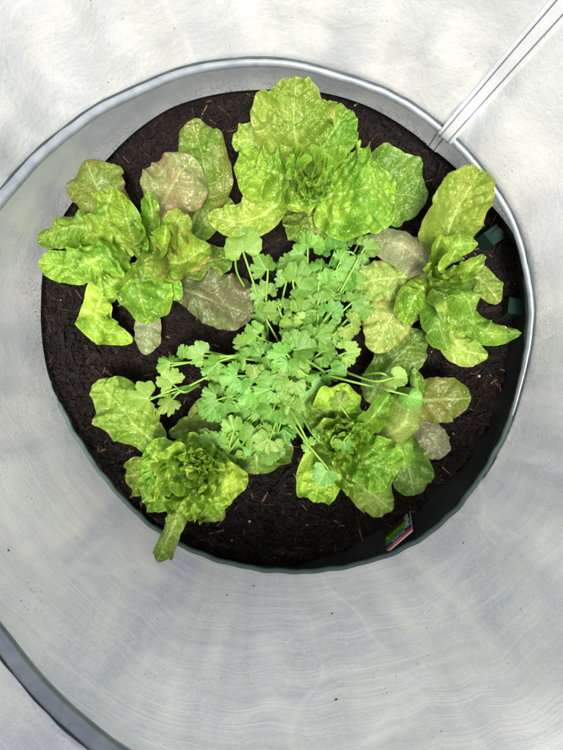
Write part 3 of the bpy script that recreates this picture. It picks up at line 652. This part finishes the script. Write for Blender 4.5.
# ---- lower left lettuce
G = plant('lettuce_plant', 186, 480, 'compact frilly lettuce at the lower left with one long leaf hanging over the rim', 'lettuce', GRP)
leaf(G, 'yellow', [(168,458,.03),(132,420,.052),(96,382,.046)], [5,16,26,28,22], [5,16,24,28,24], cup=.02, ruf=.14, bl=1.1, seed=91, notch=(0, .55, .2), label='long yellow-green leaf lying out towards the rim')
leaf(G, 'yellow', [(166,484,.04),(145,476,.058),(125,476,.05)], [12,17,19,16], [12,18,20,16], cup=.1, ruf=.2, bl=1.7, seed=92)
leaf(G, 'yellow', [(190,495,.045),(210,512,.058),(216,522,.048)], [10,14,15,12], cup=.1, ruf=.2, bl=1.2, seed=93)
leaf(G, 'yellow', [(184,492,.055),(174,524,.082),(157,562,.072)], [8,11,10,11,16], [7,10,10,8,9], cup=-.3, ruf=.35, rf=3, bl=1.3, seed=94, tc=.8, label='narrow leaf hanging over the edge onto the cover')
for k, (mx_, my_, ex, ey, w0, z1_) in enumerate([(160,462,146,448,22,.08), (182,452,178,438,22,.085), (208,464,226,456,20,.085), (222,482,246,488,22,.078), (208,498,222,514,20,.072), (160,492,142,502,22,.076), (184,500,176,516,18,.074), (158,478,140,478,20,.08), (200,452,206,444,16,.085)]):
    leaf(G, 'frill', [(186,480,.05), (mx_, my_, z1_+.004), (ex, ey, z1_-.006)], [w0*.6, w0, w0*1.2, w0*1.1], cup=.08, ruf=.2, rf=3.6, bl=2.2, seed=100+k, tc=.45)
heart(G, 190, 472, 9, 36, .10, 'frill', 12, ruf=.36, w_=20, bl=1.9, cup=.5)
heart(G, 196, 466, 8, 20, .108, 'frill', 14, ruf=.5, w_=10, bl=1.5, cup=.8)

# ---- half hidden lettuce
Hp = plant('lettuce_plant', 238, 440, 'low pale lettuce mostly hidden under the coriander, left of the lower right lettuce', 'lettuce', GRP)
leaf(Hp, 'yellow', [(232,440,.022),(205,428,.040),(169,434,.038)], [8,12,13,10], [8,12,14,9], cup=.2, ruf=.25, bl=.9, seed=121)
leaf(Hp, 'pale', [(222,462,.022),(212,428,.044),(200,398,.040)], [12,20,22,18], [12,18,20,16], cup=.1, ruf=.12, bl=.9, seed=122)
leaf(Hp, 'dark', [(240,418,.022),(254,446,.044),(258,474,.034)], [18,32,38,36,28], [16,28,34,34,28], cup=.05, ruf=.10, bl=.8, seed=123, tc=.55)
leaf(Hp, 'dark', [(250,430,.03),(276,425,.05),(295,428,.04)], [12,18,20,16], [12,18,20,16], cup=.05, ruf=.1, bl=.8, seed=124)

# ================================================================= CORIANDER
def blade(sz, rs, rnd=False):
    """one lobed coriander leaflet in the xy plane, attached at the origin, pointing +x; returns verts, faces, attrs"""
    nr, na = 7, 61
    V, A = [(0, 0, 0)], [(0, 0, 0)]
    span = 2.35 if rnd else 2.15
    fold = rs.normal()*.2; ph = rs.rand(3)*6; bend = rs.uniform(-.8, .35)
    nl = rs.choice([3, 5]) if not rnd else 3
    cuts = [(-.55+rs.normal()*.1, rs.uniform(.14, .34)), (.55+rs.normal()*.1, rs.uniform(.14, .34)), (-1.25, rs.uniform(.08, .26)), (1.25, rs.uniform(.08, .26)), (0+rs.normal()*.3, .06)]
    for j in range(na):
        u = j/(na-1)*2-1; f = u*span
        r = (.80 + .26*math.cos(f) - .05*math.cos(2*f))
        if not rnd:
            for (c, d) in cuts: r -= d*math.exp(-((f-c)/.10)**2)
            r *= 1+.05*abs(math.sin(f*5.6+ph[0]))+.045*math.cos(f*17+ph[1])
        else: r *= 1+.03*math.cos(f*15+ph[0])
        r *= 1-.28*max(0, abs(u)-.82)/.18
        for i in range(1, nr+1):
            q = i/nr; rr = r*q*sz*.62; x, y = rr*math.cos(f)+.0, rr*math.sin(f)*.95
            z = sz*(.035*math.cos(f*3.5+ph[2])*q*q + fold*abs(math.sin(f))*q*.8 + bend*.3*q*q + .018*math.sin(f*9+ph[0])*q**3)
            V.append((x, y, z)); A.append((y, x+.0*sz, q*.85))
    Fs = []
    for j in range(na-1):
        a = 1+j*nr; c = 1+(j+1)*nr
        Fs.append((0, a, c))
        for i in range(nr-1): Fs.append((a+i, a+i+1, c+i+1, c+i))
    return np.array(V), Fs, np.array(A)
def place(V, yaw, pitch, roll, loc):
    m = Matrix.Rotation(yaw, 3, 'Z') @ Matrix.Rotation(-pitch, 3, 'Y') @ Matrix.Rotation(roll, 3, 'X')
    return V @ np.array(m).T + loc
COR = plant('coriander_plant', 290, 372, 'bushy coriander with lobed leaves on thin stalks in the middle of the planter', 'herb')
crs = np.random.RandomState(21)
def sprig(root, tip, size, n=3, yaw=None, mat='cor', rnd=False, rad=.0008, bow=.03, pitch=None):
    """root and tip as (px, py, z); the compound leaf sits at the tip"""
    a, c = P(*root), P(*tip)
    k = (H-c[2])/F; sz = size*k*1.0
    if yaw is None: yaw = math.atan2(c[1]-a[1], c[0]-a[0])+crs.normal()*.35
    if pitch is None: pitch = crs.uniform(-.5, .3)
    d = np.array([math.cos(yaw), math.sin(yaw), 0])
    c = c - d*sz*.33          # the photo point is the leaflet's middle
    m = (a+c)/2 + np.array([crs.normal()*.004, crs.normal()*.004, bow*.5])
    m[2] = max(m[2], .02)
    path = spline([a, m, c-d*sz*.10+np.array([0, 0, -.001]), c], 26)
    st_ = tube('stalk', path, np.linspace(rad*1.5, rad*.75, 26), M_STEM, COR, 7)
    V, Fs, A = [], [], []
    def add(loc, yw, s_):
        v, f, at = blade(s_, crs, rnd); v = place(v, yw, pitch+crs.normal()*.15, crs.normal()*.3, loc)
        o_ = len(V); V.extend(v); Fs.extend([tuple(o_+i for i in q) for q in f]); A.extend(at)
    add(c, yaw, sz)
    if n >= 3:
        for sg in (-1, 1):
            dd = np.array([math.cos(yaw+sg*1.15), math.sin(yaw+sg*1.15), 0])
            add(c-d*sz*.22+dd*sz*.24, yaw+sg*(1.1+crs.normal()*.2), sz*crs.uniform(.6, .85))
    if n >= 5:
        for sg in (-1, 1):
            q_ = c-d*sz*.95; q_[2] -= .004
            dd = np.array([math.cos(yaw+sg*1.3), math.sin(yaw+sg*1.3), 0])
            add(q_+dd*sz*.22, yaw+sg*1.1, sz*.6)
            V2, F2 = tube_data(np.array([q_, q_+dd*sz*.11+np.array([0, 0, .001]), q_+dd*sz*.24]), rad*.6, 5)
            o_ = len(V); V.extend(V2); Fs.extend([tuple(o_+i for i in q) for q in F2]); A.extend([(0, .01, .2)]*len(V2))
    mesh('leaf', V, Fs, LM[mat], st_, attrs={'leafco': ('FLOAT_VECTOR', A)})
    return st_
RT = (292, 372, .004)
# (tip x, y, z, size px, leaflets, yaw degrees (picture, anticlockwise from right) or None, root, material, rounded)
SPR = [
 (241,238,.085,38,1,100,(262,330,.01),'cor',True), (262,262,.078,27,1,120,(265,330,.01),'cor',False), (258,290,.062,24,3,140,(268,340,.01),'cor',False),
 (300,272,.085,32,3,60,RT,'cor',False), (322,262,.065,22,3,80,RT,'cor',False), (275,298,.072,26,3,110,RT,'cor',False), (306,308,.078,28,3,40,RT,'cor',False),
 (288,322,.082,28,3,150,RT,'cor',False), (336,308,.080,22,3,45,RT,'cor',False), (350,280,.06,24,3,60,RT,'cor',False), (345,255,.055,22,3,70,RT,'cor',False), (365,262,.055,20,3,20,RT,'cor',False),
 (335,240,.05,24,3,90,RT,'cor',False), (368,310,.07,22,3,-20,RT,'cor',False), (358,330,.075,24,3,-30,RT,'cor',False),
 (195,352,.075,25,1,160,(245,352,.06),'cor',False), (163,358,.070,24,1,150,(232,360,.05),'cor',False), (182,350,.06,18,1,110,(235,358,.05),'cor',False), (212,368,.078,26,1,220,(250,350,.04),'cor',False),
 (138,398,.072,31,1,175,(198,384,.05),'corp',False), (167,377,.072,27,1,130,(200,384,.05),'corp',False), (165,406,.068,27,1,225,(200,384,.05),'corp',False),
 (228,380,.085,27,3,200,RT,'cor',False), (238,356,.075,22,3,160,RT,'cor',False), (254,374,.082,20,1,270,RT,'corp',False), (258,346,.07,22,3,130,RT,'cor',False),
 (308,348,.102,32,3,10,(325,372,.06),'cor',False), (276,353,.095,28,3,170,(322,372,.06),'cor',False), (332,350,.07,24,3,10,RT,'cor',False),
 (262,392,.088,26,3,200,RT,'cor',False), (243,396,.078,26,3,210,RT,'cor',False), (285,388,.09,24,3,230,RT,'cor',False), (206,412,.072,24,3,215,RT,'cor',False), (225,402,.076,24,3,200,RT,'cor',False),
 (232,422,.08,22,1,100,(232,470,.03),'cor',False), (268,418,.08,28,3,240,RT,'cor',False), (252,440,.074,32,1,250,(275,400,.03),'cor',False), (280,440,.072,22,3,280,RT,'cor',False), (268,458,.068,22,3,260,RT,'cor',False), (236,452,.062,24,3,230,RT,'cor',False),
 (402,378,.088,21,1,0,(345,372,.05),'cor',True), (386,384,.074,18,1,200,(362,375,.05),'cor',True), (412,404,.086,24,1,-60,(300,368,.04),'cor',True),
 (338,398,.102,20,1,110,(352,450,.04),'cor',False), (346,450,.112,22,1,-80,(340,410,.06),'cor',False), (306,442,.098,16,1,130,(282,395,.05),'cor',False), (318,430,.10,12,1,90,(330,450,.05),'cor',False), (322,478,.105,26,1,240,(280,395,.05),'cor',False),
 (300,410,.07,22,3,-60,RT,'cor',False), (318,392,.078,22,3,-30,RT,'cor',False), (340,372,.072,24,3,-10,RT,'cor',False), (322,330,.09,24,3,50,RT,'cor',False), (250,330,.068,24,3,140,RT,'cor',False),
 (240,340,.06,22,3,150,RT,'cor',False), (355,352,.06,22,3,5,RT,'cor',False), (300,372,.09,24,3,-80,RT,'cor',False), (270,375,.09,22,3,190,RT,'cor',False), (310,290,.06,24,3,70,RT,'cor',False),
 (330,285,.068,24,3,60,RT,'cor',False), (290,258,.05,22,3,90,RT,'cor',False), (378,292,.06,18,3,30,RT,'cor',False), (240,412,.06,24,3,210,RT,'cor',False), (255,408,.07,22,3,220,RT,'cor',False), (216,386,.06,22,3,190,RT,'cor',False),
 (362,238,.045,20,3,60,RT,'cor',False), (318,320,.06,24,3,40,RT,'cor',False), (262,312,.05,24,3,120,RT,'cor',False), (300,395,.06,24,3,260,RT,'cor',False), (340,330,.055,24,3,30,RT,'cor',False),
]
for (x, y, z, s_, n_, yw, rt, mt, rd) in SPR:
    sprig(rt, (x, y, z), s_, n_, R(yw), mt if crs.rand() > .18 else 'corp', rd)
for k in range(27):
    x = crs.uniform(205, 345); y = crs.uniform(300, 465)
    if k > 18: x, y = crs.uniform(300, 385), crs.uniform(235, 340)
    if k < 6: x, y = crs.uniform(205, 300), crs.uniform(395, 462)
    if x < 255 and y < 345: continue
    sprig(RT, (x, y, crs.uniform(.052, .082)), crs.uniform(19, 29), 3, math.atan2(372-y, x-292)+crs.normal()*.7, 'cor' if crs.rand() > .15 else 'corp')
# bare long stalks that cross the lettuces
for pth in ([(268,362,.02),(220,372,.06),(176,392,.06),(150,398,.07)], [(284,384,.03),(310,430,.09),(328,450,.10),(336,474,.09)], [(246,240,.08),(255,262,.06),(268,300,.03)], [(236,245,.08),(238,275,.05),(262,310,.02)], [(335,262,.05),(350,252,.06),(365,268,.05)],
            [(270,360,.04),(236,358,.07),(205,360,.07),(170,366,.068)]):
    tube('stalk', spline([P(*q) for q in pth], 40), .0009, M_STEM, COR, 7)

# ================================================================= SMALL THINGS
# plant label stuck in beside the rim
c1, c2, c3, c4 = P(387,552.5,.031), P(412.5,530.5,.033), P(404.5,511,.008), P(385.3,532.8,.006)   # bottom-left, bottom-right, top-right, top-left of the card as seen
lab = plant('plant_label', 398, 532, 'small printed plant label with blue and orange stripes stuck in by the rim', 'plant label')
ex_ = (c2-c1); ey_ = (c4-c1)
def card(u, v, h=0.0):
    nrm = np.cross(ex_, ey_); nrm /= np.linalg.norm(nrm)
    if nrm[2] < 0: nrm = -nrm
    return c1+ex_*u+ey_*v+nrm*h
def plate(name, u0, v0, u1, v1, h0, h1, mat, parent):
    V = [card(u, v, h) for h in (h0, h1) for (u, v) in ((u0, v0), (u1, v0), (u1, v1), (u0, v1))]
    return mesh(name, V, bf, mat, parent, smooth=False)
M_W = simple('label_white', (225, 225, 228), .35); M_B = simple('label_blue', (34, 52, 140), .35); M_O = simple('label_orange', (226, 84, 40), .35)
b = NT('label_photo'); co = b.n('ShaderNodeTexCoord').outputs['Object']; nn = b.noise(co, 330, 4, .6, .8)
cc = b.mix(b.ramp(nn, .35, .5), lin((34, 52, 18)), lin((70, 140, 30))); cc = b.mix(b.ramp(nn, .55, .68), cc, lin((150, 205, 60)))
pr = b.n('ShaderNodeBsdfPrincipled', {'Base Color': cc, 'Roughness': .35}); b.t.links.new(pr.outputs[0], b.out.inputs[0]); M_PH = b.m
M_BR = simple('label_dark_brown', (52, 38, 24), .35, var=.5, vscale=400)
cardb = plate('card', 0, 0, 1, 1, -.0008, 0, M_W, lab)
plate('picture', .0, .33, 1, .72, .0002, .0004, M_PH, lab)
plate('picture', .0, .725, 1, 1, .0002, .0004, M_BR, lab)
plate('blue_band', 0, .17, 1, .325, .0002, .0005, M_B, lab)
plate('orange_band', 0, .045, 1, .165, .0002, .0005, M_O, lab)
def text(body, size, u, v, mat, parent, name, h=.0008, sx=1.0, vert=False, sy=1.0):
    cu = bpy.data.curves.new(name, 'FONT'); cu.body = body; cu.size = 1; cu.align_x = 'CENTER'; cu.align_y = 'CENTER'
    o = bpy.data.objects.new(name+'_tmp', cu); COL.objects.link(o)
    dg = bpy.context.evaluated_depsgraph_get(); me = bpy.data.meshes.new_from_object(o.evaluated_get(dg))
    bpy.data.objects.remove(o); me.name = name
    eu = ex_/np.linalg.norm(ex_); ev = ey_/np.linalg.norm(ey_)
    if vert: eu, ev = ev, -eu
    for vx in me.vertices:
        p = card(u, v, h)+eu*vx.co.x*size*sx+ev*vx.co.y*size*sy; vx.co = p
    me.materials.clear(); me.materials.append(mat)
    t_ = bpy.data.objects.new(name, me); COL.objects.link(t_); t_.parent = parent; t_.matrix_parent_inverse = parent.matrix_basis.inverted()
text('MIXED LEAF', .0032, .5, .245, M_W, lab, 'lettering', sx=.95, sy=1.1)
text('lettuce', .0028, .45, .105, M_W, lab, 'lettering', sx=1.2, sy=1.1)
text('SALAD', .0070, .86, .66, M_W, lab, 'lettering', vert=True, sx=.85, sy=.9)

# two dark green plastic clips clinging to the planter wall on the right
M_CLIP = simple('dark_green_plastic', (10, 38, 30), .75, var=.2, spec=.2)
def clip(px, py, z, yaw, L_, W_, label, extra):
    p = P(px, py, z); root = empty('support_clip', p); tag(root, label, 'plant clip', 'green plastic clips on the planter wall')
    ca, sa = math.cos(yaw), math.sin(yaw)
    def bar(name, l, w2, t_, dx, dy, dz, tilt_):
        bm = bmesh.new(); bmesh.ops.create_cube(bm, size=1)
        for v in bm.verts:
            v.co.x *= l*(1 if v.co.y < 0 else .86); v.co.y *= w2; v.co.z *= t_
        bmesh.ops.bevel(bm, geom=bm.edges[:], offset=t_*.3, segments=2, affect='EDGES')
        m = Matrix.Translation(p) @ Matrix.Rotation(yaw, 4, 'Z') @ Matrix.Translation((dx, dy, dz)) @ Matrix.Rotation(tilt_, 4, 'Y')
        bm.transform(m); me = bpy.data.meshes.new(name); bm.to_mesh(me); bm.free(); me.materials.append(M_CLIP)
        o = bpy.data.objects.new(name, me); COL.objects.link(o); o.parent = root; o.matrix_parent_inverse = root.matrix_basis.inverted()
    bar('clip_plate', L_, W_, .003, 0, 0, 0, -.25)
    bar('clip_ridge', L_*.8, W_*.22, .004, 0, W_*.3*extra, .0022, -.25)
    bar('clip_peg', .003, .003, .03, -L_*.3, 0, -.014, .15)
clip(496, 234, .022, R(35), .014, .008, 'wide dark green clip beside the tall spotted lettuce leaf, under the hoop', 1)
clip(516, 306, .012, R(80), .008, .005, 'small dark green clip low on the black planter wall at the far right', -1)
